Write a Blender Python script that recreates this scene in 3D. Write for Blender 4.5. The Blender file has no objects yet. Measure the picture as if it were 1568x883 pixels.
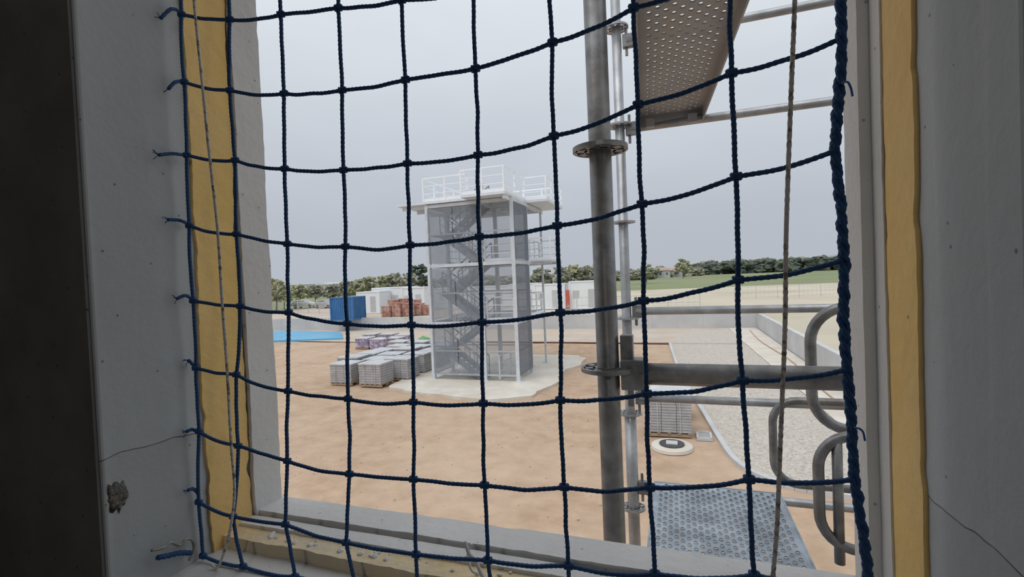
import bpy, bmesh, math, random
from mathutils import Vector, Matrix, noise
random.seed(7)
scene=bpy.context.scene
scene.view_settings.view_transform='Standard'
scene.view_settings.look='None'

# ------------------------------------------------------------------ camera
F=730.0; CX=784.0; CY=441.3          # survey units: 1568 x 882.6
YAW=math.radians(19); PITCH=math.radians(1.26); ROLL=math.radians(2.4)
CAM=Vector((0,0,4.8))
cs,sn=math.cos(YAW),math.sin(YAW)
right0=Vector((cs,sn,0)); fh=Vector((-sn,cs,0)); Z=Vector((0,0,1))
fwd=(fh*math.cos(PITCH)-Z*math.sin(PITCH)).normalized()
up0=right0.cross(fwd).normalized()
upv=up0*math.cos(ROLL)+right0*math.sin(ROLL)
rgt=right0*math.cos(ROLL)-up0*math.sin(ROLL)
cam=bpy.data.cameras.new('camera'); co=bpy.data.objects.new('camera',cam)
scene.collection.objects.link(co)
m=Matrix((rgt,upv,-fwd)).transposed().to_4x4(); m.translation=CAM
co.matrix_world=m
cam.sensor_width=36; cam.lens=36*F/1568; cam.clip_start=0.02; cam.clip_end=6000
scene.camera=co
def ray(u,v): return fwd+rgt*((u-CX)/F)-upv*((v-CY)/F)
def onY(u,v,Y): r=ray(u,v); return CAM+r*(Y/r.y)
def onX(u,v,X): r=ray(u,v); return CAM+r*(X/r.x)
def onZ(u,v,z=0.0): r=ray(u,v); return CAM+r*((z-CAM.z)/r.z)
def bearing(u,D,z=0.0):
    l=(u-CX)/F*D; p=right0*l+fh*D; return Vector((p.x,p.y,z))

# ------------------------------------------------------------------ materials
def mat(name,c1,c2=None,rough=.8,metal=0.0,scale=5.0,bump=0.0,bscale=None,detail=6,c3=None,spots=None,alpha=1.0,contrast=(.35,.65),c3s=.17,bdist=.02):
    M=bpy.data.materials.new(name); M.use_nodes=True
    nt=M.node_tree; N=nt.nodes; L=nt.links
    b=N['Principled BSDF']; b.inputs['Roughness'].default_value=rough; b.inputs['Metallic'].default_value=metal
    geo=N.new('ShaderNodeNewGeometry')
    c2=c2 or tuple(x*.85 for x in c1)
    nz=N.new('ShaderNodeTexNoise'); nz.inputs['Scale'].default_value=scale; nz.inputs['Detail'].default_value=detail; nz.inputs['Roughness'].default_value=.6
    L.new(geo.outputs['Position'],nz.inputs['Vector'])
    cr=N.new('ShaderNodeValToRGB'); cr.color_ramp.elements[0].position=contrast[0]; cr.color_ramp.elements[1].position=contrast[1]
    cr.color_ramp.elements[0].color=(*c1,1); cr.color_ramp.elements[1].color=(*c2,1)
    L.new(nz.outputs['Fac'],cr.inputs['Fac'])
    col=cr.outputs['Color']
    def mix(fac,a,bc):
        mx=N.new('ShaderNodeMix'); mx.data_type='RGBA'
        L.new(fac,mx.inputs[0]); L.new(a,mx.inputs[6]); mx.inputs[7].default_value=(*bc,1); return mx.outputs[2]
    if c3:
        n2=N.new('ShaderNodeTexNoise'); n2.inputs['Scale'].default_value=scale*c3s; n2.inputs['Detail'].default_value=8; n2.inputs['Roughness'].default_value=.65
        L.new(geo.outputs['Position'],n2.inputs['Vector'])
        r2=N.new('ShaderNodeValToRGB'); r2.color_ramp.elements[0].position=.42; r2.color_ramp.elements[1].position=.68
        r2.color_ramp.elements[0].color=(0,0,0,1); r2.color_ramp.elements[1].color=(.8,.8,.8,1)
        L.new(n2.outputs['Fac'],r2.inputs['Fac']); col=mix(r2.outputs['Color'],col,c3)
    if spots:   # (scale, radius, colour)
        v=N.new('ShaderNodeTexVoronoi'); v.inputs['Scale'].default_value=spots[0]
        L.new(geo.outputs['Position'],v.inputs['Vector'])
        lt=N.new('ShaderNodeMath'); lt.operation='LESS_THAN'; lt.inputs[1].default_value=spots[1]
        L.new(v.outputs['Distance'],lt.inputs[0]); col=mix(lt.outputs[0],col,spots[2])
    L.new(col,b.inputs['Base Color'])
    if bump>0:
        nb=N.new('ShaderNodeTexNoise'); nb.inputs['Scale'].default_value=bscale or scale*3; nb.inputs['Detail'].default_value=6
        L.new(geo.outputs['Position'],nb.inputs['Vector'])
        bp=N.new('ShaderNodeBump'); bp.inputs['Strength'].default_value=bump; bp.inputs['Distance'].default_value=bdist
        L.new(nb.outputs['Fac'],bp.inputs['Height']); L.new(bp.outputs['Normal'],b.inputs['Normal'])
    if alpha<1:
        b.inputs['Alpha'].default_value=alpha
    return M

def concrete_reveal():
    M=mat('concrete_cast',(.51,.54,.56),(.61,.64,.66),rough=.9,scale=6,bump=.08,bscale=50,spots=(38,.065,(.24,.24,.24)),c3=(.45,.475,.495),c3s=.5)
    nt=M.node_tree;N=nt.nodes;L=nt.links;b=N['Principled BSDF']
    src=b.inputs['Base Color'].links[0].from_socket
    geo=N.new('ShaderNodeNewGeometry'); sp=N.new('ShaderNodeSeparateXYZ'); L.new(geo.outputs['Position'],sp.inputs[0])
    nz=N.new('ShaderNodeTexNoise'); nz.inputs['Scale'].default_value=14; L.new(geo.outputs['Position'],nz.inputs['Vector'])
    a=N.new('ShaderNodeMath'); a.operation='MULTIPLY_ADD'; L.new(nz.outputs['Fac'],a.inputs[0]); a.inputs[1].default_value=.022; a.inputs[2].default_value=4.592-.011
    d=N.new('ShaderNodeMath'); d.operation='SUBTRACT'; L.new(sp.outputs['Z'],d.inputs[0]); L.new(a.outputs[0],d.inputs[1])
    ab=N.new('ShaderNodeMath'); ab.operation='ABSOLUTE'; L.new(d.outputs[0],ab.inputs[0])
    lt=N.new('ShaderNodeMath'); lt.operation='LESS_THAN'; lt.inputs[1].default_value=.0007; L.new(ab.outputs[0],lt.inputs[0])
    mx=N.new('ShaderNodeMix'); mx.data_type='RGBA'; L.new(lt.outputs[0],mx.inputs[0]); L.new(src,mx.inputs[6]); mx.inputs[7].default_value=(.17,.17,.16,1)
    l2=N.new('ShaderNodeMath'); l2.operation='LESS_THAN'; l2.inputs[1].default_value=0; L.new(d.outputs[0],l2.inputs[0])
    m3=N.new('ShaderNodeMath'); m3.operation='MULTIPLY'; m3.inputs[1].default_value=.16; L.new(l2.outputs[0],m3.inputs[0])
    mx2=N.new('ShaderNodeMix'); mx2.data_type='RGBA'; L.new(m3.outputs[0],mx2.inputs[0]); L.new(mx.outputs[2],mx2.inputs[6]); mx2.inputs[7].default_value=(.30,.30,.285,1)
    mp=N.new('ShaderNodeMapping'); mp.inputs['Scale'].default_value=(30,30,1.2); L.new(geo.outputs['Position'],mp.inputs[0])
    n4=N.new('ShaderNodeTexNoise'); n4.inputs['Scale'].default_value=1; n4.inputs['Detail'].default_value=5; L.new(mp.outputs[0],n4.inputs['Vector'])
    r4=N.new('ShaderNodeValToRGB'); r4.color_ramp.elements[0].position=.58; r4.color_ramp.elements[1].position=.72; r4.color_ramp.elements[0].color=(0,0,0,1); r4.color_ramp.elements[1].color=(.5,.5,.5,1)
    L.new(n4.outputs['Fac'],r4.inputs['Fac'])
    mx4=N.new('ShaderNodeMix'); mx4.data_type='RGBA'; L.new(r4.outputs['Color'],mx4.inputs[0]); L.new(mx2.outputs[2],mx4.inputs[6]); mx4.inputs[7].default_value=(.72,.73,.74,1)
    L.new(mx4.outputs[2],b.inputs['Base Color'])
    return M
M_conc=concrete_reveal()
M_concL=mat('concrete_plaster_light',(.68,.675,.67),(.79,.785,.78),scale=14,bump=.12,bscale=90,spots=(42,.075,(.38,.38,.37)),c3=(.61,.61,.60),c3s=.5)
M_room=mat('interior_shaded_concrete',(.13,.128,.122),(.20,.195,.18),scale=6,bump=.1,spots=(40,.07,(.07,.07,.07)))  # room concrete; its lack of light is put into the dark colour
M_yel=mat('yellow_insulation',(.90,.60,.20),(.93,.66,.27),scale=9,bump=.15,bscale=50,c3=(.78,.53,.23),rough=.85,spots=(26,.05,(.38,.27,.13)))
M_yelS=mat('dusty_yellow_insulation',(.78,.60,.32),(.82,.68,.44),scale=14,bump=.3,bscale=60,c3=(.66,.57,.44),rough=.9,c3s=.6)
M_gapshade=mat('gap_and_shadow_dark',(.14,.115,.09),(.22,.18,.13),scale=30)  # dark groove colour; on the jamb it paints a shadow line
M_net=mat('navy_net_cord',(.011,.055,.165),(.020,.085,.23),scale=200,rough=.7,bump=.3,bscale=900)
M_tie=mat('blue_tie',(.01,.08,.30),(.02,.11,.38),scale=80,rough=.6)
M_cord=mat('speckled_cord',(.66,.62,.58),(.22,.18,.16),scale=120,rough=.85,contrast=(.50,.60))
M_galv=mat('galvanised_tube',(.32,.33,.345),(.45,.46,.475),rough=.45,metal=.6,scale=14,bump=.05,c3=(.24,.235,.23),c3s=.4)
M_galvD=mat('weathered_steel_tube',(.15,.15,.152),(.31,.31,.31),rough=.42,metal=.65,scale=22,bump=.12,c3=(.19,.175,.16),c3s=.35,bdist=.004)
M_deck=mat('galvanised_deck_sheet',(.30,.30,.305),(.39,.385,.385),rough=.6,metal=.3,scale=9,bump=.1,c3=(.31,.29,.275),c3s=.5)
M_deckB=mat('blue_grey_deck_sheet',(.27,.32,.37),(.42,.48,.54),rough=.5,metal=.2,scale=12,bump=.15,c3=(.18,.20,.23),c3s=.6)
M_wire=mat('tie_wire',(.45,.43,.4),(.25,.23,.2),rough=.5,metal=.5,scale=60)
M_dirt=mat('ochre_earth',(.37,.255,.17),(.48,.345,.24),scale=1.6,bump=.6,bscale=7,c3=(.51,.395,.295),rough=1,detail=14,c3s=.14)
M_grav=mat('gravel',(.36,.33,.29),(.55,.515,.46),scale=12,bump=1,bscale=16,rough=1,contrast=(.38,.6),spots=(9,.2,(.29,.265,.23)),c3=(.49,.44,.38))
M_beige=mat('compacted_beige',(.44,.385,.33),(.52,.465,.40),scale=.5,bump=.3,c3=(.49,.375,.28),rough=1,c3s=.6)
M_slab=mat('lean_concrete',(.56,.53,.475),(.66,.63,.57),scale=1.2,bump=.2,c3=(.53,.46,.37),c3s=.6)
M_wallc=mat('retaining_concrete',(.49,.495,.50),(.59,.59,.59),scale=.8,c3=(.42,.42,.42))
M_white=mat('white_panel',(.72,.74,.76),(.78,.80,.82),scale=.6,rough=.5)
M_blue=mat('blue_container_paint',(.04,.14,.32),(.06,.19,.40),scale=.7,rough=.5)
M_pool=mat('blue_pool_liner',(.10,.34,.54),(.14,.40,.60),scale=.4,rough=.5)
M_red=mat('red_brick_pack',(.40,.17,.13),(.54,.36,.30),scale=2.2,contrast=(.42,.58))
M_tow=mat('tower_galvanised',(.52,.55,.59),(.62,.65,.68),rough=.5,scale=3)
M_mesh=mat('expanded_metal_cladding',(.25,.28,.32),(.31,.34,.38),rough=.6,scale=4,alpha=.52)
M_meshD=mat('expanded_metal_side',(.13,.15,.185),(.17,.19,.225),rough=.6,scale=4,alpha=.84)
M_pav=mat('paver_grey',(.34,.33,.335),(.44,.43,.435),scale=3)
M_wrap=mat('shrink_wrap',(.47,.48,.50),(.60,.61,.63),scale=3,rough=.35)
M_purp=mat('printed_wrap',(.58,.55,.63),(.30,.24,.40),scale=3,rough=.4,contrast=(.45,.55))
M_wood=mat('pallet_wood',(.35,.25,.16),(.42,.31,.21),scale=6)
M_grass=mat('field_grass',(.15,.19,.085),(.21,.245,.12),scale=.05,c3=(.27,.27,.16),rough=1)
M_sand=mat('sandy_earth',(.50,.44,.35),(.58,.52,.42),scale=.06,c3=(.37,.36,.25),rough=1,c3s=.6)
M_farg=mat('far_ground',(.22,.24,.16),(.30,.30,.21),scale=.02,rough=1)
M_leafL=mat('spring_leaves',(.25,.26,.15),(.36,.355,.23),scale=.9,bump=.8,rough=1)
M_leafO=mat('hazy_olive_leaves',(.22,.225,.175),(.30,.29,.22),scale=.6,bump=.8,rough=1)  # olive foliage, with distance haze mixed into the colour
M_leafD=mat('pine_leaves',(.075,.095,.08),(.12,.14,.105),scale=.4,bump=.8,rough=1)
M_bark=mat('bark',(.16,.14,.12),(.22,.19,.16),scale=3)
M_roof=mat('terracotta_roof',(.36,.25,.21),(.42,.30,.25),scale=1)
M_glass=mat('dark_glass',(.05,.06,.07),(.07,.08,.09),rough=.2,scale=3)
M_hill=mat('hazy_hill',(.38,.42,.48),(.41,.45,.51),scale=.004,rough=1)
M_redp=mat('red_board',(.5,.10,.07),(.55,.14,.1),scale=2)
M_pink=mat('faded_red_conduit',(.48,.28,.22),(.53,.33,.27),scale=2)
M_green=mat('green_bag',(.12,.30,.12),(.16,.35,.16),scale=2)
M_dark=mat('dark_rubber',(.05,.05,.05),(.08,.08,.08),scale=8)

# ------------------------------------------------------------------ mesh builder
class MB:
    def __init__(s): s.v=[]; s.f=[]
    def quad(s,a,b,c,d):
        n=len(s.v); s.v+= [Vector(a),Vector(b),Vector(c),Vector(d)]; s.f.append((n,n+1,n+2,n+3))
    def box(s,x0,x1,y0,y1,z0,z1):
        n=len(s.v)
        s.v+=[Vector((x,y,z)) for z in (z0,z1) for y in (y0,y1) for x in (x0,x1)]
        s.f+=[(n,n+2,n+3,n+1),(n+4,n+5,n+7,n+6),(n,n+1,n+5,n+4),(n+2,n+6,n+7,n+3),(n,n+4,n+6,n+2),(n+1,n+3,n+7,n+5)]
    def beam(s,p,q,w,h=None):
        p=Vector(p);q=Vector(q);h=h or w; d=(q-p).normalized()
        ref=Z if abs(d.z)<.95 else Vector((0,1,0))
        a=d.cross(ref).normalized()*w/2; b=d.cross(a).normalized()*h/2
        n=len(s.v)
        for c in (p,q): s.v+=[c-a-b,c+a-b,c+a+b,c-a+b]
        s.f+=[(n,n+3,n+2,n+1),(n+4,n+5,n+6,n+7)]+[(n+i,n+(i+1)%4,n+4+(i+1)%4,n+4+i) for i in range(4)]
    def tube(s,pts,r,sides=10,twist=0.0,lobes=2,amp=0.0,cap=True):
        pts=[Vector(p) for p in pts]; k=len(pts)
        t=(pts[1]-pts[0]).normalized(); ref=Z if abs(t.z)<.9 else Vector((1,0,0))
        a=t.cross(ref).normalized(); n0=len(s.v); L=0
        for i,p in enumerate(pts):
            if i>0: L+=(p-pts[i-1]).length
            t2=(pts[min(i+1,k-1)]-pts[max(i-1,0)]).normalized()
            a=(a-t2*a.dot(t2)).normalized(); b=t2.cross(a)
            rr=r[i] if isinstance(r,(list,tuple)) else r
            for j in range(sides):
                th=2*math.pi*j/sides
                q=rr*(1+amp*math.cos(lobes*th-twist*L)) if amp else rr
                s.v.append(p+a*math.cos(th)*q+b*math.sin(th)*q)
        for i in range(k-1):
            for j in range(sides):
                j2=(j+1)%sides; o=n0+i*sides
                s.f.append((o+j,o+j2,o+sides+j2,o+sides+j))
        if cap:
            s.f.append(tuple(n0+j for j in reversed(range(sides)))); s.f.append(tuple(n0+(k-1)*sides+j for j in range(sides)))
    def blob(s,c,r,sub=2,sq=(1,1,1),am=.25,fr=1.5):
        bm=bmesh.new(); bmesh.ops.create_icosphere(bm,subdivisions=sub,radius=1); bm.verts.ensure_lookup_table()
        n=len(s.v); off=Vector((random.random()*50,random.random()*50,0))
        for v in bm.verts:
            k=1+am*noise.noise(v.co*fr+off)*2
            s.v.append(Vector(c)+Vector((v.co.x*sq[0],v.co.y*sq[1],v.co.z*sq[2]))*r*k)
        for f in bm.faces: s.f.append(tuple(n+v.index for v in f.verts))
        bm.free()
    def obj(s,name,material,parent=None,smooth=False,bevel=0,origin=True):
        me=bpy.data.meshes.new(name)
        o=Vector((0,0,0))
        if origin and s.v:
            xs=[v.x for v in s.v]; ys=[v.y for v in s.v]; zs=[v.z for v in s.v]
            o=Vector(((min(xs)+max(xs))/2,(min(ys)+max(ys))/2,min(zs)))
        me.from_pydata([tuple(v-o) for v in s.v],[],s.f); me.update()
        me.materials.append(material)
        if smooth:
            for p in me.polygons: p.use_smooth=True
        ob=bpy.data.objects.new(name,me); scene.collection.objects.link(ob); ob.location=o
        if bevel:
            b=ob.modifiers.new('bevel','BEVEL'); b.width=bevel; b.segments=2; b.limit_method='ANGLE'
        if parent is not None:
            ob.parent=parent; ob.location=o-parent.location
        return ob
def empty(name,loc=(0,0,0)):
    e=bpy.data.objects.new(name,None); e.location=loc; e.empty_display_size=.2; scene.collection.objects.link(e); return e
def crom(P,n=6):
    P=[Vector(p) for p in P]; out=[]
    for i in range(len(P)-1):
        p0=P[max(i-1,0)];p1=P[i];p2=P[i+1];p3=P[min(i+2,len(P)-1)]
        for k in range(n):
            t=k/n
            out.append(.5*((2*p1)+(p2-p0)*t+(2*p0-5*p1+4*p2-p3)*t*t+(3*p1-p0-3*p2+p3)*t**3))
    out.append(P[-1]); return out

# ------------------------------------------------------------------ building shell
XL,XR=-.68,.207; YI,YO=.386,.649; ZS=4.43; ZT=5.95
RX0,RX1,RY0,RF,RC=-2.4,2.6,-3.2,3.3,6.1
w=MB()
w.box(RX0-.2,XL,YI,YO,2.9,6.4)
w.box(XR,RX1+.2,YI,YO,2.9,6.4)
w.box(XL,XR,YI,YO,2.9,4.395)
w.box(XL,XR,YI,YO,ZT,6.4)
wf=w.obj('wall_front',M_conc,bevel=.003)
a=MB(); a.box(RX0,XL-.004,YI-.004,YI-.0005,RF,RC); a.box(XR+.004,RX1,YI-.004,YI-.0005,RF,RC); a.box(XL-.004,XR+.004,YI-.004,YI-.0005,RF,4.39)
a.obj('painted_shade_face',M_room,parent=wf)  # dark sheet paints the unlit room side of the wall
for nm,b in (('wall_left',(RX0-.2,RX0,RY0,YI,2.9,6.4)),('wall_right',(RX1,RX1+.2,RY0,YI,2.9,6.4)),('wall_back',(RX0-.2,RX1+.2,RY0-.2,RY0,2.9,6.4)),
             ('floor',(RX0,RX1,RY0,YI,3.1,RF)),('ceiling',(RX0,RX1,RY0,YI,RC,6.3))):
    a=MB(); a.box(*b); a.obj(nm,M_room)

def rough_bar(axis,a0,a1,b0,b1,l0,l1,amp,name,material,parent,step=.008,seed=0):
    mb=MB(); n=int((l1-l0)/step)
    for i in range(n+1):
        l=l0+(l1-l0)*i/n
        def w(k): 
            c=noise.noise(Vector((l*22,k*5.1,seed+40))); chip=max(0,c-.28)*amp*3.0
            return noise.noise(Vector((l*9,k*7.3,seed)))*amp+noise.noise(Vector((l*60,k*3.3,seed)))*amp*.45-(chip if k==4 else -chip)
        w1=w(1); w4=w(4)
        pts=[(a0,b0+w1),(a1+w(2)*.15,b0+w1),(a1+w(3)*.15,b1+w4),(a0,b1+w4)]
        for (p,q) in pts:
            mb.v.append(Vector((p,q,l)) if axis=='z' else Vector((l,q,p)))
    for i in range(n):
        for j in range(4):
            o=i*4; mb.f.append((o+j,o+(j+1)%4,o+4+(j+1)%4,o+4+j))
    return mb.obj(name,material,parent=parent,smooth=False)
win=empty('window_1',(0,0,0))
rough_bar('z',XL-.01,XL+.005,.521,.592,4.385,ZT,.005,'jamb_insulation_left',M_yel,win,seed=1)
rough_bar('z',XL-.01,XL+.002,.588,.600,4.385,ZT,.001,'jamb_shadow_line_left',M_gapshade,win,seed=9)  # dark strip paints the shadow line along the render edge
rough_bar('z',XL-.01,XL+.010,.597,.652,4.385,ZT,.0022,'jamb_render_left',M_concL,win,seed=2)
rough_bar('z',XR+.01,XR-.004,.519,.583,4.385,ZT,.0035,'jamb_insulation_right',M_yel,win,seed=3)
rough_bar('z',XR+.01,XR-.006,.582,.610,4.385,ZT,.002,'jamb_render_right',M_concL,win,seed=4)
rough_bar('z',XR+.01,XR-.017,.608,.655,4.385,ZT,.0015,'jamb_stop_right',M_concL,win,seed=5)
rough_bar('x',4.38,4.431,.602,.655,XL,XR,.0022,'sill_outer_render',M_concL,win,seed=6)
rough_bar('x',4.38,4.421,.592,.605,XL,XR,.001,'sill_gap',M_gapshade,win,seed=7)
rough_bar('x',4.38,4.426,.570,.595,XL,XR,.002,'sill_bedding',M_concL,win,seed=12)
rough_bar('x',4.38,4.421,.538,.575,XL,XR,.006,'sill_insulation',M_yelS,win,seed=8)
rough_bar('x',4.38,4.403,YI-.004,.545,XL,XR,.004,'sill_inner_concrete',M_concL,win,seed=10)
mb=MB()
for i in range(120):
    x=random.uniform(XL+.03,XR-.03); y=random.choice([random.uniform(.40,.47),random.uniform(.55,.57)])
    mb.blob((x,y,4.404 if y<.54 else 4.422),random.uniform(.001,.005),1,(1,1,.6))
mb.obj('mortar_crumbs',M_concL,parent=win)
mb=MB(); c=onX(180,760,XL)
mb.blob(c,.017,3,(.09,.7,1),.4,3)
mb.obj('exposed_aggregate_patch',mat('aggregate',(.34,.32,.28),(.52,.50,.45),scale=90,bump=1,bscale=250,c3=(.2,.18,.15)),parent=wf,smooth=True)

# ------------------------------------------------------------------ safety net
YN=.5; ZMIN=4.408
C=[
 [(276,-85),(278,22),(282,125),(286,237),(290,345),(296,460),(300,563),(305,660),(304,768),(290,846)],
 [(347,-80),(352,30),(352,138),(360,245),(362,358),(368,468),(362,573),(365,682),(357,790),(372,866)],
 [(427,-97),(430,22),(435,143),(436,258),(440,373),(442,478),(441,598),(440,705),(437,802),(452,885)],
 [(514,-112),(518,12),(524,138),(526,260),(529,377),(532,495),(533,610),(535,725),(530,830),(545,905)],
 [(611,-125),(615,0),(621,122),(624,250),(628,375),(630,497),(633,615),(633,733),(637,848),(645,925)],
 [(722,-140),(725,-18),(728,105),(732,237),(734,362),(738,493),(740,617),(742,742),(747,857),(755,945)],
 [(838,-215),(842,-77),(846,65),(848,208),(853,345),(858,478),(858,612),(864,745),(870,865),(880,965)],
 [(960,-270),(965,-130),(970,12),(977,160),(983,312),(985,460),(990,602),(995,745),(1003,878),(1010,990)],
 [(1110,-330),(1112,-185),(1117,-40),(1120,112),(1127,270),(1130,428),(1137,582),(1147,733),(1155,880),(1165,1010)],
 [(1275,-400),(1280,-260),(1283,-110),(1285,60),(1280,230),(1290,398),(1297,565),(1308,733),(1328,895),(1335,1020)]]
K=[]
for ci,col in enumerate(C):
    K.append([])
    for ri,(u,v) in enumerate(col):
        y=YN+.006*noise.noise(Vector((ci*.7,ri*.7,3)))
        p=onY(u,v,y)
        p.z=max(p.z,ZMIN); p.x=max(p.x,XL+.010)
        K[-1].append(p)
net=empty('safety_net',(-.25,YN,4.5))
mb=MB(); R=.00235
def strand(p,q,sag,r=R,side=0):
    L=(q-p).length; n=max(4,int(L/.0022)); pts=[]
    j2=random.uniform(-1,1); sv=random.random()*50
    for i in range(n+1):
        t=i/n; c=p.lerp(q,t); s4=4*t*(1-t)
        c=c+Vector((side*s4,.0015*j2*s4,-sag*s4))
        c+=Vector((noise.noise(Vector((sv,t*3,0))),0,noise.noise(Vector((sv,t*3,9)))))*.0014*s4
        pts.append(c)
    mb.tube(pts,r,8,twist=1100,lobes=2,amp=.13)
nC=len(K); nR=len(K[0])
for c in range(nC):
    for r in range(nR):
        if r+1<nR and c<nC-1: strand(K[c][r],K[c][r+1],0,side=random.uniform(-.0012,.0012))
        if c+1<nC:
            strand(K[c][r],K[c+1][r],random.uniform(.001,.004) if c<6 else .0035)
mb.obj('mesh_cords',M_net,parent=net,smooth=True)
mb=MB()
for c in range(nC-1):
    for r in range(nR):
        p=K[c][r]
        mb.blob(p,.0038,2,(1,.9,1.1),.2,3)
        t0=random.random()*3
        for tilt in (.6,-.6):
            loop=[]
            for k in range(13):
                a_=2*math.pi*k/12+t0
                v=Vector((math.cos(a_)*.0038,math.sin(a_)*.0034,math.cos(a_)*.0038*tilt))
                loop.append(p+v)
            mb.tube(loop,.0020,6)
mb.obj('knots',M_net,parent=net,smooth=True)
mb=MB()
edge=[onY(u,v,YN) for u,v in [(1275,-400),(1284,-100),(1289,60),(1284,150),(1279,230),(1288,320),(1292,400),(1292,480),(1297,565),(1304,650),(1309,733),(1323,830),(1334,920),(1338,990)]]
for p in edge: p.z=max(p.z,4.412)
path=crom(edge,40)
for ph in (0,2.1,4.2):
    pts=[];L=0
    for i,p in enumerate(path):
        if i: L+=(p-path[i-1]).length
        a=L*150+ph; k=.0021*(1+.8*noise.noise(Vector((L*25,ph,0))))
        pts.append(p+Vector((math.cos(a)*k,math.sin(a)*k,0)))
    mb.tube(pts,[.0025*(1+.35*noise.noise(Vector((i*.15,ph,5)))) for i in range(len(pts))],8,twist=1100,amp=.1)
mb.obj('border_rope',M_net,parent=net,smooth=True)
mb=MB()
ties=[((276,18),(262,14),(246,28)),((281,124),(268,126),(258,136)),((285,238),(265,235),(243,237)),((289,343),(275,337),(257,336)),((294,458),(284,452),(271,457)),((299,562),(294,556),(288,551)),((304,662),(295,657),(286,660)),((304,755),(296,748),(288,750))]
for t in ties:
    P=[onX(u,v,XL+.009) for u,v in t]; mb.tube(crom(P,8),.0024,8,twist=1100,amp=.13)
    e=P[-1]
    for k in range(4):
        mb.tube([e,e+Vector((.001,-.006+random.uniform(-.003,.003),random.uniform(-.008,.006)))],.0005,4)
P=[onX(u,v,XL+.014) for u,v in [(292,846),(275,846),(258,850),(241,853)]]
for p in P: p.z=max(p.z,4.409)
mb.tube(crom(P,8),.0034,8,twist=900,amp=.15)
mb.obj('tie_ends',M_net,parent=net,smooth=True)
mb=MB()
for (u,v) in [(1303,135),(1322,662)]:
    p=onY(u,v,YN-.008); q=onY(u-14,v-8,YN-.006)
    mb.tube(crom([q,(p+q)/2+Vector((0,-.003,.002)),p,p+Vector((.001,0,-.007))],5),.0009,6)
mb.obj('blue_twine',M_tie,parent=net)
def cordobj(name,pts,Y,r,m=M_cord):
    mb=MB(); P=[onY(u,v,Y) for u,v in pts]
    for p in P: p.z=max(p.z,4.41); p.x=max(p.x,XL+.01)
    mb.tube(crom(P,30),r,8,twist=900,amp=.12); return mb.obj(name,m,smooth=True)
cordobj('hanging_cord',[(285,-160),(297,0),(308,110),(320,230),(333,350),(340,460),(348,570),(354,680),(359,750),(352,812),(336,883),(326,905)],YN-.009,.0018)
cordobj('hanging_cord.001',[(1222,-200),(1217,0),(1211,150),(1204,350),(1202,500),(1196,650),(1190,800),(1183,890),(1175,1010)],YN-.007,.0020)
hk=MB(); P=[onX(u,v,XL+.014) for u,v in [(232,842),(250,838),(262,830),(275,834),(285,825),(294,826),(297,840),(289,858)]]
hk.tube(crom(P,6),.0020,8); hk.obj('wire_hook',M_wire,smooth=True)
hk=MB(); P=[onY(u,v,.545) for u,v in [(712,828),(718,846),(728,858),(738,880),(742,890)]]
for p in P: p.z=max(p.z,4.426)
hk.tube(crom(P,6),.0024,8); P=[onY(u,v,.548) for u,v in [(722,832),(716,850),(722,872),(732,884)]]
for p in P: p.z=max(p.z,4.426)
hk.tube(crom(P,6),.0016,8); hk.obj('tie_wire_offcut',M_concL,smooth=True)

# ------------------------------------------------------------------ scaffolding
sc=empty('scaffolding',(0,0,0))
pn=onY(926,420,1.10); pf=onY(957,415,2.55)
xn,yn=pn.x,1.10; xf,yf=pf.x,2.55
xr=xn+2.07
mb=MB(); mb.tube([(xn,yn,0.02),(xn,yn,7.5)],.0252,24); mb.tube([(xr,yn,.02),(xr,yn,7.5)],.02415,20)
mb.tube([(xn,yn,5.44),(xn,yn,5.46)],.028,24)
mb.obj('standard_near',M_galvD,parent=sc,smooth=True)
mb=MB(); mb.tube([(xf,yf,0.02),(xf,yf,7.5)],.0245,20); mb.tube([(xr,yf,.02),(xr,yf,7.5)],.02415,20)
mb.tube([(xf,yf,3.0),(xf,yf,4.05)],.030,20)
mb.obj('standard_far',M_galv,parent=sc,smooth=True)
mb=MB()
for x,y in ((xn,yn),(xr,yn),(xf,yf),(xr,yf)): mb.box(x-.075,x+.075,y-.075,y+.075,0.0,.012); mb.tube([(x,y,.01),(x,y,.2)],.03,16)
mb.obj('base_plates',M_galv,parent=sc)
def rosette(mb,x,y,z):
    n=48
    def ring(r0,r1,h=.009):
        for i in range(n):
            a=2*math.pi*i/n;b=2*math.pi*(i+1)/n
            for zz in (z-h/2,z+h/2):
                mb.quad((x+r0*math.cos(a),y+r0*math.sin(a),zz),(x+r1*math.cos(a),y+r1*math.sin(a),zz),(x+r1*math.cos(b),y+r1*math.sin(b),zz),(x+r0*math.cos(b),y+r0*math.sin(b),zz))
            for r in (r0,r1):
                mb.quad((x+r*math.cos(a),y+r*math.sin(a),z-h/2),(x+r*math.cos(b),y+r*math.sin(b),z-h/2),(x+r*math.cos(b),y+r*math.sin(b),z+h/2),(x+r*math.cos(a),y+r*math.sin(a),z+h/2))
    ring(.023,.036); ring(.053,.062)
    for k in range(8):
        a=2*math.pi*k/8+.39
        mb.beam((x+.03*math.cos(a),y+.03*math.sin(a),z),(x+.056*math.cos(a),y+.056*math.sin(a),z),.019,.009)
zr=onY(922,228,yn).z
mb=MB()
for k in range(-9,4):
    for (x,y) in ((xn,yn),(xr,yn)): rosette(mb,x,y,zr+.5*k)
mb.obj('rosettes_near',M_galvD,parent=sc)
zf=onY(957,340,yf).z
mb=MB()
for k in range(-8,4):
    for (x,y) in ((xf,yf),(xr,yf)): rosette(mb,x,y,zf+.5*k)
mb.obj('rosettes_far',M_galv,parent=sc)
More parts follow.
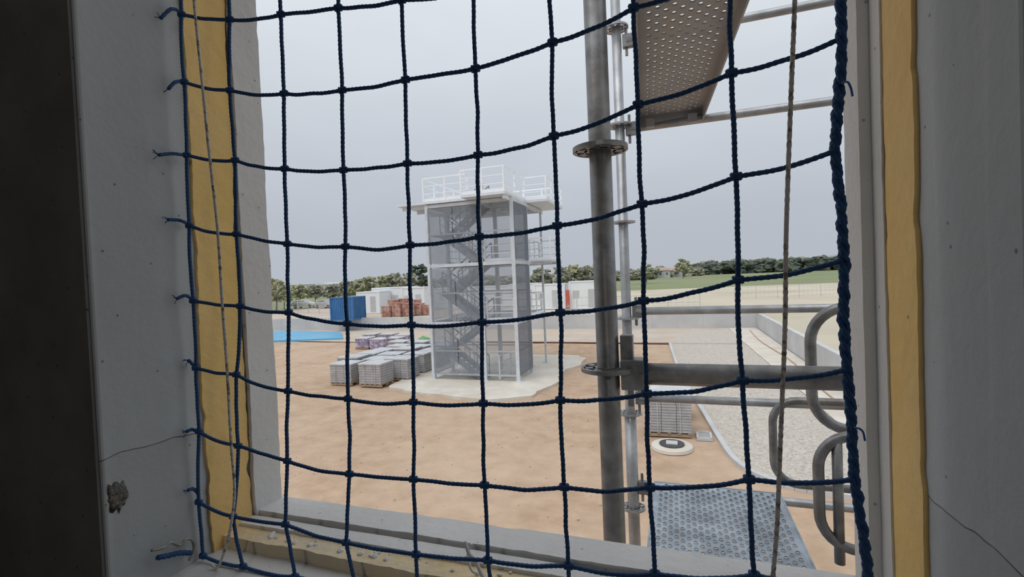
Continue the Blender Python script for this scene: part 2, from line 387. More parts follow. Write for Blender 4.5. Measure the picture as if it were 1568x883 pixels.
def head(mb,x,y,z,sx=1,wd=.03):
    mb.box(min(x+sx*.03,x+sx*.085),max(x+sx*.03,x+sx*.085),y-wd/2,y+wd/2,z-.034,z+.034)
    mb.box(min(x+sx*.042,x+sx*.056),max(x+sx*.042,x+sx*.056),y-.004,y+.004,z-.075,z+.075)
mb=MB(); wd=MB()
z1=onY(1000,572,yn).z
mb.tube([(xn+.07,yn,z1),(xr-.07,yn,z1)],.02415,20); head(wd,xn,yn,z1,1,.046); head(wd,xr,yn,z1,-1)
wd.box(xn+.030,xn+.058,yn-.014,yn+.014,z1+.03,z1+.088)
mb.obj('ledger_near',M_galvD,parent=sc,smooth=True)
mb=MB()
zl=[onY(u,v,yf).z for u,v in [(1060,184),(1100,474),(1100,613),(1100,757)]]
for z in zl+[zl[-1]-2]:
    mb.tube([(xf+.05,yf,z),(xr-.05,yf,z)],.02,16); head(wd,xf,yf,z); head(wd,xr,yf,z,-1)
ztop=onY(1200,16,yf).z
mb.tube([(xf+.05,yf,ztop),(xr-.05,yf,ztop)],.02,16)
head(wd,xf,yf,onY(950,65,yf).z)
mb.obj('ledgers_far',M_galv,parent=sc,smooth=True)
wd.obj('wedge_heads',M_galvD,parent=sc,bevel=.003)
mb=MB()
zdk=zl[0]+.045
for z in (zdk-.05,zdk-2.05,zdk-4.05):
    mb.tube([(xr,yn+.03,z),(xr,yf-.03,z)],.02,14)
mb.obj('transoms',M_galv,parent=sc,smooth=True)
def deck(name,x0,x1,y0,y1,z,material,cell=.030,r=.0075,shear=0.0,alt=True,lip=.004):
    d=MB(); nx=round((x1-x0)/cell); ny=round((y1-y0)/cell); cx=(x1-x0)/nx; cy=(y1-y0)/ny
    for i in range(nx):
        for j in range(ny):
            x=x0+(i+.5)*cx; y=y0+(j+.5)*cy; o=len(d.v)
            hole=0<i<nx-1 and 0<j<ny-1 and ((i+j)%2==0 or not alt)
            if not hole:
                d.quad((x-cx/2,y-cy/2,z),(x+cx/2,y-cy/2,z),(x+cx/2,y+cy/2,z),(x-cx/2,y+cy/2,z)); continue
            out=[(1,0),(1,1),(0,1),(-1,1),(-1,0),(-1,-1),(0,-1),(1,-1)]
            for k in range(8):
                d.v.append(Vector((x+out[k][0]*cx/2,y+out[k][1]*cy/2,z)))
            for rr,zz in ((r*1.5,z),(r,z+lip)):
                for k in range(8):
                    a=k*math.pi/4; d.v.append(Vector((x+rr*math.cos(a),y+rr*math.sin(a),zz)))
            for k in range(8):
                k2=(k+1)%8
                d.f.append((o+k,o+k2,o+8+k2,o+8+k)); d.f.append((o+8+k,o+8+k2,o+16+k2,o+16+k))
    for xx in (x0,x1): d.box(xx-.003,xx+.003,y0,y1,z-.055,z+.002)
    for yy in (y0,y1): d.box(x0,x1,yy-.003,yy+.003,z-.055,z+.002)
    for yy in (y0+.03,y1-.06):
        for xx in (x0+.05,x1-.05): d.box(xx-.02,xx+.02,yy,yy+.03,z-.07,z-.03)
    if shear:
        for v in d.v:
            dx=v.x-x0; dy=v.y-y1
            v.x=x0+dx*math.cos(shear)-dy*math.sin(shear); v.y=y1+dx*math.sin(shear)+dy*math.cos(shear)
    return d.obj(name,material,parent=sc)
xa=onY(980,190,yf).x; xb=onY(1076,190,yf).x
deck('deck_upper',xa,xb,yn+.06,yf-.02,zdk,M_deck,.024,.0062,shear=math.radians(3.4))
zlo=zl[3]+.045
xc=onY(1003,757,yf).x
deck('deck_lower',xc,xc+.575,yn+.03,yf-.02,zlo,M_deckB,.0240,.0068,lip=.006)
deck('deck_bottom',xc,xc+.575,yn+.03,yf-.02,zlo-2,M_deck,.06,.012)
def frame(mb,left,top,bot,Y,r=.0165,rad=.1,xe=1.45):
    P=[]
    P.append((xe,Y,top)); P.append((left+rad,Y,top))
    for k in range(1,9):
        a=math.pi/2+math.pi/2*k/8; P.append((left+rad+rad*math.cos(a),Y,top-rad+rad*math.sin(a)))
    for k in range(0,9):
        a=math.pi+math.pi/2*k/8; P.append((left+rad+rad*math.cos(a),Y,bot+rad+rad*math.sin(a)))
    P.append((xe,Y,bot)); mb.tube(P,r,14)
mb=MB()
def fr(u,vt,vb,Y,**k):
    pt=onY(u,vt,Y); pb=onY(u,vb,Y); frame(mb,(pt.x+pb.x)/2,pt.z,pb.z,Y,**k)
fr(1242,470,655,1.75,rad=.11,r=.0165)
fr(1184,612,738,2.15,rad=.09,r=.0155)
fr(1254,664,835,1.65,rad=.10,r=.0155)
q=onY(1281,670,1.65); mb.tube([(q.x,1.65,q.z),(q.x,1.65,q.z-.38)],.0145,12)
mb.obj('stair_guard_frames',M_galvD,parent=sc,smooth=True)
mb=MB()
for Y in (1.65,1.75,2.15): mb.tube([(1.45,Y,3.6),(1.45,Y,5.0)],.02,12)
mb.tube([(1.45,yn,3.62),(1.45,yf,3.62)],.02,12)
mb.obj('guard_posts',M_galv,parent=sc,smooth=True)

# ------------------------------------------------------------------ ground
GT=1.17     # terrain level behind the retaining walls
def poly(name,pts,z,material):
    me=bpy.data.meshes.new(name); bm=bmesh.new()
    vs=[bm.verts.new((p[0],p[1],z)) for p in pts]; f=bm.faces.new(vs)
    bm.normal_update(); bmesh.ops.triangulate(bm,faces=bm.faces[:]); bm.normal_update()
    for f in bm.faces:
        if f.normal.z<0: f.normal_flip()
    bm.to_mesh(me); bm.free(); me.materials.append(material)
    o=bpy.data.objects.new(name,me); scene.collection.objects.link(o)
    return o
poly('ground_far',[(-2500,42.3),(2500,42.3),(2500,3500),(-2500,3500)],GT-.30,M_farg)
poly('ground_far_right',[(6.2,-60),(2500,-60),(2500,42.3),(6.2,42.3)],GT-.02,M_sand)
poly('ground_far_left',[(-2500,-60),(-50.2,-60),(-50.2,42.3),(-2500,42.3)],GT-.02,M_grass)
poly('ground_grass_field',[(-150,42.3),(200,42.3),(420,420),(-420,420)],GT-.15,M_grass)
poly('ground_sandy_field',[(-32,42.3),(90,42.3),(130,95),(30,112),(-20,100)],GT-.05,M_sand)
poly('ground_yard',[(-62,42.3),(-20,42.3),(-20,75),(-55,74)],GT-.02,M_beige)
g=MB(); nx,ny=150,130; x0,x1,y0,y1=-50,8,-6,42.2
for j in range(ny+1):
    for i in range(nx+1):
        x=x0+(x1-x0)*i/nx; y=y0+(y1-y0)*j/ny
        h=.03*noise.noise(Vector((x*.35,y*.35,0)))+.014*noise.noise(Vector((x*1.1,y*1.1,4)))
        # curved wheel ruts
        for R0 in (9.0,10.7,14.5,16.2):
            dd=math.hypot(x+14,y-2)-R0
            h-=.022*math.exp(-(dd/.28)**2)
        g.v.append(Vector((x,y,h-.02)))
for j in range(ny):
    for i in range(nx):
        o=j*(nx+1)+i; g.f.append((o,o+1,o+nx+2,o+nx+1))
g.obj('ground_earth',M_dirt,smooth=True)
curb=[(-.5,33.0),(-.35,30),(-.05,25),(.35,20.5),(.72,17.2),(1.0,14.6),(1.25,12.9),(1.7,12.0),(2.5,11.5),(4,11.3),(5.9,11.3)]
cp=crom([(x,y,0) for x,y in curb],5)
poly('ground_gravel',[(p.x,p.y) for p in cp]+[(5.9,33.5)],.035,M_grav)
poly('ground_beige_strip',[(-48,34.5),(-25,33.0),(-12,33.4),(-.6,33.0),(5.9,33.0),(5.9,42),(-48,42)],.045,M_beige)
poly('ground_gravel_back',[(-.5,33.2),(5.9,33.2),(4.2,40.5),(.6,40.5)],.05,M_grav)
poly('ground_footing_path',[(4.6,11.3),(5.9,11.3),(5.9,41.9),(3.9,41.9),(4.0,34)],.06,M_slab)
k=MB()
for i in range(len(cp)-1):
    k.beam(cp[i]+Vector((0,0,.03)),cp[i+1]+Vector((0,0,.03)),.14,.12)
k.obj('concrete_curb',M_wallc)
sl=MB()
base=[(-12.6,18.4),(-10,17.7),(-7.5,17.4),(-5.9,17.8),(-5.2,20),(-5.4,23),(-4.9,25.5),(-5.6,27.6),(-9,27.8),(-12.2,27.5),(-12.6,24),(-12.9,21)]
bp=crom([(x,y,0) for x,y in base+[base[0]]],5)[:-1]
n=len(bp)
for p in bp: sl.v.append(Vector((p.x+.3*noise.noise(p*1.4),p.y+.3*noise.noise(p*1.4+Vector((9,9,9))),-.05)))
for i in range(n): v=sl.v[i]; sl.v.append(Vector((v.x,v.y,.09)))
for i in range(n): sl.f.append((i,(i+1)%n,n+(i+1)%n,n+i))
sl.f.append(tuple(n+i for i in range(n)))
sl.obj('tower_foundation_slab',M_slab)
mb=MB(); mb.box(-50.2,6.2,42,42.3,0,1.3)
for x in range(-46,6,4): mb.box(x-.01,x+.01,41.985,42.0,0,1.3)
mb.obj('retaining_wall',M_wallc)
mb=MB(); mb.box(5.95,6.2,9,42,0,1.25); mb.obj('retaining_wall.001',M_wallc)
mb=MB(); mb.tube(crom([(-20,33.2,.08),(-12,33.5,.08),(-6,33.2,.08),(-.6,33.1,.08)],8),.03,8)
mb.obj('red_conduit',M_pink,smooth=True)
mb=MB(); mb.tube(crom([(5.2,40,.1),(5.0,34,.1),(5.3,27,.1),(5.1,20,.1),(5.3,14,.1)],8),.025,8)
mb.obj('red_conduit.001',M_pink,smooth=True)
P=[onZ(400,524),onZ(470,522),onZ(525,520),onZ(523,511),onZ(470,508),onZ(395,508)]
pm=MB(); n=len(P)
for p in P: pm.v.append(Vector((p.x,p.y,-.05)))
for p in P: pm.v.append(Vector((p.x,p.y,.16)))
for i in range(n): pm.f.append((i,(i+1)%n,n+(i+1)%n,n+i))
pm.f.append(tuple(n+i for i in range(n))); pm.obj('blue_water_basin',M_pool)

# ------------------------------------------------------------------ training tower
T=empty('stair_tower',(-9,22.5,0))
tx0,tx1,ty0,ty1,yb=-11.2,-6.9,20.45,22.5,25.3; xm=-8.5
LV=[.1,2.85,5.6,8.45]
mb=MB()
for (x,y) in ((tx0,ty0),(xm,ty0),(tx1,ty0),(tx0,ty1),(tx1,ty1),(xm,ty1),(tx0,yb),(tx1,yb)):
    mb.beam((x,y,.09),(x,y,8.45),.16 if y<yb else .10); mb.box(x-.16,x+.16,y-.16,y+.16,.08,.12)
for z in LV[1:]:
    for y in (ty0,ty1,yb): mb.beam((tx0,y,z-.08),(tx1,y,z-.08),.10,.16)
    for x in (tx0,xm,tx1): mb.beam((x,ty0,z-.08),(x,yb,z-.08),.10,.16)
for z in (1.45,4.2,7.0):
    for y in (ty0,ty1): mb.beam((tx0,y,z),(tx1,y,z),.06)
    mb.beam((tx1,ty0,z),(tx1,ty1,z),.06); mb.beam((tx0,ty0,z),(tx0,ty1,z),.06)
mb.beam((tx0,ty0,.35),(tx1,ty0,.35),.08); mb.beam((tx1,ty0,.35),(tx1,ty1,.35),.08); mb.beam((tx0,ty0,.35),(tx0,ty1,.35),.08)
mb.obj('frame',M_tow,parent=T)
mb=MB()
for z in LV[1:3]:
    mb.box(xm,tx1,ty0,ty1,z-.02,z+.03); mb.box(tx0,tx1,ty1,yb,z-.02,z+.03)
mb.box(tx1,-5.8,23.0,25.3,5.55,5.63)
mb.beam((tx1,23.1,5.5),(-5.8,23.1,5.5),.1); mb.beam((tx1,25.2,5.5),(-5.8,25.2,5.5),.1)
mb.obj('floor_gratings',M_tow,parent=T)
mb=MB(); zt=8.48
mb.box(-12.75,tx1,20.3,26,zt,zt+.12); mb.box(-9.0,tx1,19.6,20.3,zt,zt+.12); mb.box(tx1,-5.8,22.6,26,zt,zt+.12)
for y in (20.6,22,23.4,25): mb.beam((-12.6,y,zt-.09),(tx1,y,zt-.09),.1,.18)
mb.beam((tx1-.1,19.7,zt-.09),(tx1-.1,26,zt-.09),.1,.18)
mb.obj('roof_deck',mat('tower_white_edge',(.64,.68,.72),(.72,.75,.79),scale=2,rough=.5),parent=T)
def railing(mb,pts,z,h=1.1,post=1.2,w=.06,infill=2):
    closed=(pts[0]==pts[-1])
    for si,(a,b) in enumerate(zip(pts[:-1],pts[1:])):
        a=Vector((a[0],a[1],z)); b=Vector((b[0],b[1],z)); L=(b-a).length; n=max(1,round(L/post))
        last=(si==len(pts)-2) and not closed
        for i in range(n+1 if last else n):
            p=a.lerp(b,i/n); mb.beam(p,p+Vector((0,0,h-.032)),w)
        d=(b-a).normalized()*w*.5
        for k in range(infill+1):
            hh=h*(k+1)/(infill+1); mb.beam(a+d+Vector((0,0,hh)),b-d+Vector((0,0,hh)),w if k==infill else w*.6)
        mb.beam(a+d+Vector((0,0,.08)),b-d+Vector((0,0,.08)),.015,.14)
M_rail=mat('galvanised_rail',(.84,.87,.90),(.90,.92,.94),scale=3,rough=.45)
mb=MB()
railing(mb,[(-11.3,20.35),(-9.0,20.35),(-9.0,19.65),(-6.95,19.65),(-6.95,22.65),(-5.85,22.65),(-5.85,25.95),(-11.3,25.95),(-11.3,20.35)],zt+.12)
railing(mb,[(tx1,23.05),(-5.85,23.05),(-5.85,25.25),(tx1,25.25)],5.63)
for z in LV[1:3]: railing(mb,[(tx1,ty1+.15),(tx1,yb-.15)],z); railing(mb,[(tx1-.15,yb),(tx0+.15,yb)],z); railing(mb,[(tx0,yb-.15),(tx0,ty1+.15)],z)
railing(mb,[(xm+.15,20.6),(tx1-.15,20.6)],LV[1]); railing(mb,[(xm+.15,20.6),(tx1-.15,20.6)],LV[2])
railing(mb,[(-7.9,22.3),(-7.9,20.7)],.1)
mb.obj('railings',M_rail,parent=T)
mb=MB()
xA,xB=-8.7,-10.6
for i in range(3):
    za,zb=LV[i],LV[i+1]; zm=(za+zb)/2
    for (xs,xe,zs,ze,yc) in ((xA,xB,za,zm,21.0),(xB,xA,zm,zb,21.95)):
        for dy in (-.42,.42):
            mb.beam((xs,yc+dy,zs),(xe,yc+dy,ze),.04,.26)
            mb.beam((xs,yc+dy,zs+1),(xe,yc+dy,ze+1),.055); 
            mb.beam((xs,yc+dy,zs+.5),(xe,yc+dy,ze+.5),.03)
            for t in (0,.33,.66,1):
                p=Vector((xs,yc+dy,zs)).lerp(Vector((xe,yc+dy,ze)),t); mb.beam(p,p+Vector((0,0,1)),.04)
        for s in range(8):
            t=(s+.5)/8; x=xs+(xe-xs)*t; z=zs+(ze-zs)*(s+1)/8
            mb.box(x-.13,x+.13,yc-.41,yc+.41,z-.04,z)
    mb.box(tx0+.1,xB,20.6,22.35,zm-.06,zm)
mb.obj('stair_flights',mat('stair_steel',(.19,.215,.25),(.24,.265,.30),rough=.5,scale=3),parent=T)
yo=ty0-.09
mb=MB()
for (za,zb) in ((.35,2.7),(2.9,5.4),(5.65,8.25)):
    for (xa_,xb_) in ((tx0+.05,-9.85),(-9.8,xm-.05)):
        mb.quad((xa_,yo,za),(xb_,yo,za),(xb_,yo,zb),(xa_,yo,zb))
    mb.quad((tx0-.09,ty0,za),(tx0-.09,ty1,za),(tx0-.09,ty1,zb),(tx0-.09,ty0,zb))
mb.obj('mesh_cladding_front',M_mesh,parent=T)
mb=MB()
for (za,zb) in ((.35,2.7),(2.9,5.4),(5.65,8.25)):
    mb.quad((xm+.1,yo,za),(tx1-.1,yo,za),(tx1-.1,yo,zb),(xm+.1,yo,zb))
    mb.quad((tx0,ty1+.09,za),(tx1,ty1+.09,za),(tx1,ty1+.09,zb),(tx0,ty1+.09,zb))
mb.obj('mesh_cladding_open',mat('open_mesh',(.34,.37,.41),(.38,.41,.45),scale=4,alpha=.32),parent=T)
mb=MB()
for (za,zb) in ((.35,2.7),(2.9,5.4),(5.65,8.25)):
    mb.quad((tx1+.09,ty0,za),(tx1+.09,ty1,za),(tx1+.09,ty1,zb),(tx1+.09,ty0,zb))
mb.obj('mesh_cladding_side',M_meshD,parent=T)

# ------------------------------------------------------------------ pallets
def pallet(x,y,sx=1.2,sy=1.05,h=1.0,rot=0,layers=8,m=M_pav,top=M_wrap,name='paver_pallet',z0=.02):
    e=empty(name,(x,y,z0)); e.rotation_euler[2]=rot
    mb=MB()
    for k in (-1,0,1): mb.box(-sx/2,sx/2,k*sy*.42-.05,k*sy*.42+.05,0,.09)
    for k in range(5): xx=-sx/2+.06+k*(sx-.12)/4; mb.box(xx-.05,xx+.05,-sy/2,sy/2,.09,.12)
    o=mb.obj('pallet_base',M_wood,origin=False); o.parent=e
    mb=MB(); lh=(h-.14)/layers
    for l in range(layers):
        j=random.uniform(-.01,.01)
        for a_ in range(3):
            for b_ in range(2):
                mb.box(-sx/2+a_*sx/3+.008+j,-sx/2+(a_+1)*sx/3-.004+j,-sy/2+b_*sy/2+.006,-sy/2+(b_+1)*sy/2-.004,.12+l*lh+.012,.12+(l+1)*lh)
    o=mb.obj('stacked_units',m,origin=False,bevel=0); o.parent=e
    mb=MB(); mb.box(-sx/2-.02,sx/2+.02,-sy/2-.02,sy/2+.02,h-.05,h+.02)
    for s in (-.25,.25): mb.box(sx*s-.01,sx*s+.01,-sy/2-.03,sy/2+.03,.12,h+.03)
    o=mb.obj('wrap_cover',top,origin=False,bevel=.02); o.parent=e
for r in range(5):
    for c in range(3 if r>0 else 2):
        if r==0: x=-15.35+c*1.75
        else: x=-16.0+c*1.5
        pallet(x+random.uniform(-.06,.06),19.2+r*1.45+random.uniform(-.08,.08),rot=random.uniform(-.06,.06),h=random.uniform(.98,1.08))
pallet(-14.1,26.9,rot=.05); pallet(-15.6,26.8); pallet(-17.1,26.9,rot=-.04)
pallet(-.35,14.9,1.25,1.1,1.12,rot=.05,layers=12)
pallet(-.30,16.6,1.25,1.1,.9,rot=-.05)
for (u,v) in [(560,533),(583,535),(606,533),(570,526),(597,526),(620,528)]:
    p=onZ(u,v); pallet(p.x,p.y,1.1,1,.8,m=M_purp,name='wrapped_bag_pallet')
for (u,D,h_) in [(592,51,1.2),(608,51,1.5),(624,51,1.4),(640,52,1.3),(652,52,1.1),(602,54,1.7),(619,54.5,1.8),(636,55,1.6)]:
    p=bearing(u,D); pallet(p.x,max(p.y,43.6),1.0,.9,h_,m=M_red,top=M_red,name='brick_pallet',z0=GT)
b=MB(); p=onZ(650,530); b.blob((p.x,p.y,.4),.45,3,(1,1,.85),.15); b.obj('green_bulk_bag',M_green,smooth=True)
mh=empty('manhole_ring',(-.25,13.6,0))
mb=MB()
mb.tube([(-.25,13.6,-.02),(-.25,13.6,.06),(-.25,13.6,.08)],[.56,.54,.50],32); mb.obj('concrete_ring',M_slab,parent=mh)
mb=MB(); mb.tube([(-.25,13.6,.08),(-.25,13.6,.11)],.33,32); mb.obj('cover_rim',M_dark,parent=mh)
mb=MB(); mb.box(-.40,-.10,13.47,13.73,.112,.14); mb.obj('cover_plate',M_wallc,parent=mh)
gm=MB(); gp=Vector((.62,14.6,0))
for dx in (-.18,.18): gm.box(gp.x+dx-.03,gp.x+dx+.03,gp.y-.3,gp.y+.3,0,.08)
for dy in (-.3,.3): gm.box(gp.x-.21,gp.x+.21,gp.y+dy-.03,gp.y+dy+.03,0,.08)
for i in range(7): gm.box(gp.x-.16,gp.x+.16,gp.y-.27+i*.08,gp.y-.24+i*.08,.02,.06)
gm.obj('drain_gully',M_wallc)
mb=MB()
for i in range(120):
    x=random.uniform(-12,-1.2); y=random.uniform(8,17)
    mb.blob((x,y,.0),random.uniform(.010,.026),1,(1,1,.7),.3)
mb.obj('scattered_stones',M_beige)

# ------------------------------------------------------------------ site cabins
def cabin(name,x,y,lx,ly,h,rot,m,corr=False,z0=GT,win=True):
    e=empty(name,(x,y,z0)); e.rotation_euler[2]=rot
    mb=MB(); mb.box(-lx/2,lx/2,-ly/2,ly/2,.12,h-.1)
    if corr:
        n=int(lx/.25)
        for i in range(n):
            xx=-lx/2+.15+i*(lx-.3)/n; mb.box(xx,xx+.1,-ly/2-.04,ly/2+.04,.2,h-.2)
        n=int(ly/.25)
        for i in range(n):
            yy=-ly/2+.15+i*(ly-.3)/n; mb.box(-lx/2-.04,lx/2+.04,yy,yy+.1,.2,h-.2)
    o=mb.obj('body',m,origin=False); o.parent=e
    mb=MB()
    for sx in (-1,1):
        for sy in (-1,1): mb.box(sx*lx/2-.07,sx*lx/2+.07,sy*ly/2-.07,sy*ly/2+.07,0,h)
    mb.box(-lx/2-.06,lx/2+.06,-ly/2-.06,ly/2+.06,h-.12,h); mb.box(-lx/2-.06,lx/2+.06,-ly/2-.06,ly/2+.06,0,.14)
    o=mb.obj('corner_frame',m if corr else M_white,origin=False); o.parent=e
    if win:
        mb=MB()
        mb.box(lx*-.3-.35,lx*-.3+.35,-ly/2-.03,-ly/2+.01,1.2,2.0)
        mb.box(.3,1.05,-ly/2-.03,-ly/2+.01,.15,2.1)
        o=mb.obj('door_and_windows',M_wallc,origin=False); o.parent=e
at=bearing
for (u,D,lx,h) in [(572,60,3.2,2.7),(606,62,5.5,3.1),(640,60,3.0,3.0),(700,64,6,2.7),(762,64,5.5,2.7),(806,60,3.6,2.9),(845,54,3.4,2.8),(899,52,3.4,3.0),(872,60,3.2,2.6)]:
    p=at(u,D); cabin('site_cabin',p.x,p.y,lx,2.4,h,0,M_white)
p=at(532,50); cabin('shipping_container',p.x,p.y,2.5,2.4,2.4,.1,M_blue,corr=True,win=False)
mb=MB(); p=at(866,51.0); mb.box(p.x,p.x+.4,p.y-.05,p.y,GT+.5,GT+2.1); mb.box(p.x,p.x+.06,p.y-.08,p.y+.02,GT,GT+2.1); mb.box(p.x+.34,p.x+.4,p.y-.08,p.y+.02,GT,GT+2.1); mb.obj('red_sign_board',M_redp)
def fence(name,a,b,h=1.8,st=2.5):
    mb=MB(); a=Vector(a);b=Vector(b);L=(b-a).length;n=int(L/st)
    for i in range(n+1):
        p=a.lerp(b,i/n); mb.beam(p,p+Vector((0,0,h)),.06)
    for hh in (.2,h*.5,h-.05): mb.beam(a+Vector((0,0,hh)),b+Vector((0,0,hh)),.04)
    n=int(L/.5)
    for i in range(n): p=a.lerp(b,i/n); mb.beam(p+Vector((0,0,.2)),p+Vector((0,0,h)),.015)
    mb.obj(name,M_wallc)
fence('site_fence',(-58,56,GT-.05),(-40,50,GT-.05))
fence('site_fence.001',(6.5,62,GT-.05),(45,74,GT-.05),1.5)
fence('site_fence.002',(-9,45,GT-.05),(2,46.5,GT-.05),1.6)
def car(x,y,rot,m,z0):
    e=empty('parked_car',(x,y,z0)); e.rotation_euler[2]=rot
    prof=[(-2.1,.35),(-2.1,.85),(-1.9,1.0),(-1.5,1.45),(.4,1.48),(1.0,1.0),(1.9,.85),(2.1,.6),(2.1,.35)]
    mb=MB(); n=len(prof)
    for y_ in (-.85,.85):
        for (px,pz) in prof: mb.v.append(Vector((px,y_*(1 if pz<1.1 else .85),pz)))
    mb.f.append(tuple(range(n))); mb.f.append(tuple(reversed(range(n,2*n))))
    for i in range(n): mb.f.append((i,n+i,n+(i+1)%n,(i+1)%n))
    o=mb.obj('body',m,origin=False,bevel=.06); o.parent=e
    mb=MB(); mb.box(-1.3,.35,-.80,.80,1.02,1.36); o=mb.obj('windows',M_glass,origin=False); o.parent=e
    mb=MB()
    for wx in (-1.3,1.3):
        for wy in (-.9,.75): mb.tube([(wx,wy,.33),(wx,wy+.15,.33)],.33,16)
    o=mb.obj('wheels',M_dark,origin=False); o.parent=e
for (u,D,r,m_) in [(466,84,.2,M_wallc),(500,78,-.2,M_pav)]:
    p=at(u,D); car(p.x,p.y,r,m_,GT-.13)

# ------------------------------------------------------------------ vegetation and far buildings
def tree(u,D,h,w,m,name='tree',dens=46):
    p=at(u,D); e=empty(name,(p.x,p.y,GT-.15))
    mb=MB()
    mb.tube([(0,0,0),(.1,0,h*.25),(0,.1,h*.7)],[h*.025,h*.018,h*.006],8)
    for k in range(12):
        a=k*1.05+.3; mb.tube([(0,0,h*(.25+.03*k)),(math.cos(a)*w*.2,math.sin(a)*w*.2,h*(.42+.035*k)),(math.cos(a)*w*.36,math.sin(a)*w*.36,h*(.5+.035*k))],[h*.010,h*.006,h*.002],5)
    o=mb.obj('trunk',M_bark,origin=False); o.parent=e
    mb=MB()
    for k in range(dens):
        a=random.random()*6.28; rr=w*.45*math.sqrt(random.random()); z=h*random.uniform(.33,.96)
        s=1-abs(z/h-.6)*1.2
        mb.blob((math.cos(a)*rr*s,math.sin(a)*rr*s,z),w*random.uniform(.05,.11),2,(1,1,.75),.6,3)
    o=mb.obj('crown',m,origin=False); o.parent=e
for (u,D,h,w_,m_) in [(404,70,5.8,4.5,M_leafL),(422,75,5.4,4.5,M_leafL),(434,82,4.4,4,M_leafL),(458,100,4.2,5,M_leafL),(482,110,4.0,5,M_leafO),(508,105,4.0,5,M_leafO),(530,100,4.6,5,M_leafO),(550,98,5.0,5,M_leafL),(568,100,5.2,5,M_leafL),(588,105,5.4,6,M_leafL),(606,105,5.8,6,M_leafO),(626,100,5.6,5,M_leafO),(642,120,8.0,7,M_leafD),(862,115,6.0,6,M_leafO),(880,120,6.2,6,M_leafL),(896,118,6.0,5,M_leafO),(911,125,6.3,6,M_leafO),(830,120,6.0,6,M_leafO),(990,160,6.5,6,M_leafL),(1047,240,10,9,M_leafL)]:
    tree(u,D,h,w_,m_)
def treeline(name,u0,u1,D0,D1,h,m,n,var=.3,rs=1.0):
    mb=MB()
    for i in range(n):
        t=random.random(); u=u0+(u1-u0)*t; D=(D0+(D1-D0)*t)*random.uniform(.95,1.06)
        p=at(u,D); r=h*random.uniform(.14,.28)*rs
        hh=h*(1+var*noise.noise(Vector((u*.05,1,2)))*2)
        mb.blob((p.x,p.y,GT+hh*random.uniform(.10,.82)-.3),r,2,(1.3,1.2,.8),.5,3)
    mb.obj(name,m)
treeline('tree_line',380,660,200,190,4.5,M_leafO,380)
treeline('tree_line.001',640,1000,230,250,5.8,M_leafO,460)
treeline('tree_line.002',985,1075,300,330,6.5,M_leafO,160)
treeline('tree_line.003',1062,1420,380,300,10.5,M_leafD,560,.15)
treeline('tree_line.004',1040,1420,430,420,12,M_leafO,260,.2)
def house(name,u,D,lx,ly,h,roof=True):
    p=at(u,D); e=empty(name,(p.x,p.y,GT-.2)); e.rotation_euler[2]=math.radians(19)
    mb=MB(); mb.box(-lx/2,lx/2,-ly/2,ly/2,0,h); o=mb.obj('walls',M_wallc,origin=False); o.parent=e
    mb=MB()
    for i in range(max(2,int(lx/4))): xx=-lx/2+2+i*4; mb.box(xx-.5,xx+.5,-ly/2-.05,-ly/2+.05,h*.4,h*.4+1.3)
    o=mb.obj('windows',M_glass,origin=False); o.parent=e
    mb=MB()
    if roof:
        mb.v+=[Vector(v) for v in [(-lx/2-.5,-ly/2-.5,h),(lx/2+.5,-ly/2-.5,h),(lx/2+.5,ly/2+.5,h),(-lx/2-.5,ly/2+.5,h),(-lx/2,0,h+1.8),(lx/2,0,h+1.8)]]
        mb.f+=[(0,1,5,4),(2,3,4,5),(1,2,5),(3,0,4),(3,2,1,0)]
    else: mb.box(-lx/2-.2,lx/2+.2,-ly/2-.2,ly/2+.2,h,h+.3)
    o=mb.obj('roof',M_roof if roof else M_white,origin=False); o.parent=e
house('farm_house',1014,300,8,8,4.6); house('farm_house.001',1030,310,10,9,4.2)
house('warehouse',492,180,20,14,4.6,False); house('warehouse.001',515,170,10,10,4.2,False); house('warehouse.002',870,200,12,10,5,False)
mb=MB(); n=60
for i in range(n+1):
    u=300+1500*i/n; p=bearing(u,2600); hh=15+max(0,(u-950)/500)*65+18*noise.noise(Vector((u*.01,0,0)))
    mb.v.append(Vector((p.x,p.y,-5))); mb.v.append(Vector((p.x,p.y,hh))); q=bearing(u,3000); mb.v.append(Vector((q.x,q.y,-5)))
for i in range(n):
    o=i*3; mb.f.append((o,o+3,o+4,o+1)); mb.f.append((o+1,o+4,o+5,o+2))
mb.obj('distant_hills',M_hill,smooth=True)

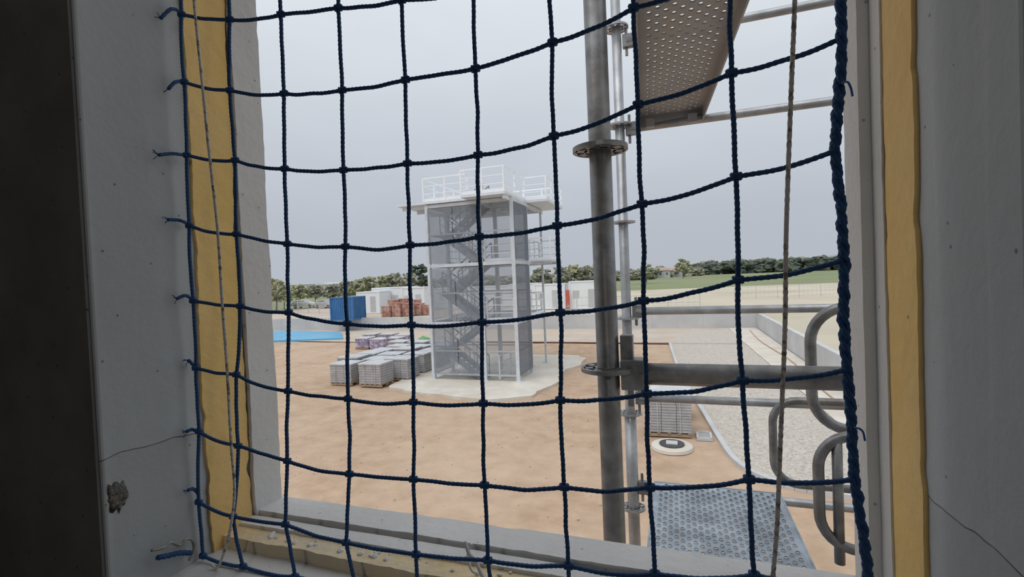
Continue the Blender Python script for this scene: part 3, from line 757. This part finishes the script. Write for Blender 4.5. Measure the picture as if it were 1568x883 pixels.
# ------------------------------------------------------------------ light
W=bpy.data.worlds.new('overcast_sky'); scene.world=W; W.use_nodes=True
nt=W.node_tree;N=nt.nodes;L=nt.links
bg=N['Background']; tc=N.new('ShaderNodeTexCoord'); sp=N.new('ShaderNodeSeparateXYZ'); L.new(tc.outputs['Generated'],sp.inputs[0])
nz=N.new('ShaderNodeTexNoise'); nz.inputs['Scale'].default_value=2.2; nz.inputs['Detail'].default_value=4
mp=N.new('ShaderNodeMapping'); mp.inputs['Scale'].default_value=(1,1,3); L.new(tc.outputs['Generated'],mp.inputs[0]); L.new(mp.outputs[0],nz.inputs['Vector'])
ad=N.new('ShaderNodeMath'); ad.operation='MULTIPLY_ADD'; L.new(nz.outputs['Fac'],ad.inputs[0]); ad.inputs[1].default_value=.22; L.new(sp.outputs['Z'],ad.inputs[2])
cr=N.new('ShaderNodeValToRGB'); e=cr.color_ramp.elements
e[0].position=.05; e[0].color=(.45,.49,.54,1); e[1].position=.95; e[1].color=(.93,.96,1.0,1)
x=e.new(.22); x.color=(.48,.52,.585,1); x=e.new(.45); x.color=(.61,.66,.72,1); x=e.new(.65); x.color=(.76,.805,.86,1)
L.new(ad.outputs[0],cr.inputs['Fac']); L.new(cr.outputs['Color'],bg.inputs['Color']); bg.inputs['Strength'].default_value=1.0
s=bpy.data.lights.new('sun','SUN'); s.energy=1.4; s.angle=math.radians(50); s.color=(1,.985,.965)
so=bpy.data.objects.new('sun',s); scene.collection.objects.link(so)
so.rotation_euler=Vector((.25,.55,-1)).to_track_quat('-Z','Y').to_euler()
so.location=(0,-10,30)
wl=empty('added_fill_lamp',(.2,-1.6,5.85))  # added fill lamp, unseen; lifts the dark room side and the net
mb=MB(); mb.tube([(.2,-1.6,5.85),(.2,-1.6,6.1)],.01,8); mb.tube([(.2,-1.6,5.79),(.2,-1.6,5.85),(.2,-1.6,5.87)],[.12,.05,.02],20); mb.obj('fill_lamp_shade',M_tow,parent=wl)
pl=bpy.data.lights.new('fill_bulb','POINT'); pl.energy=13; pl.shadow_soft_size=.08; pl.color=(1,.98,.95)  # added fill light, no real source
po=bpy.data.objects.new('fill_bulb',pl); scene.collection.objects.link(po); po.parent=wl; po.location=(0,0,-.12)
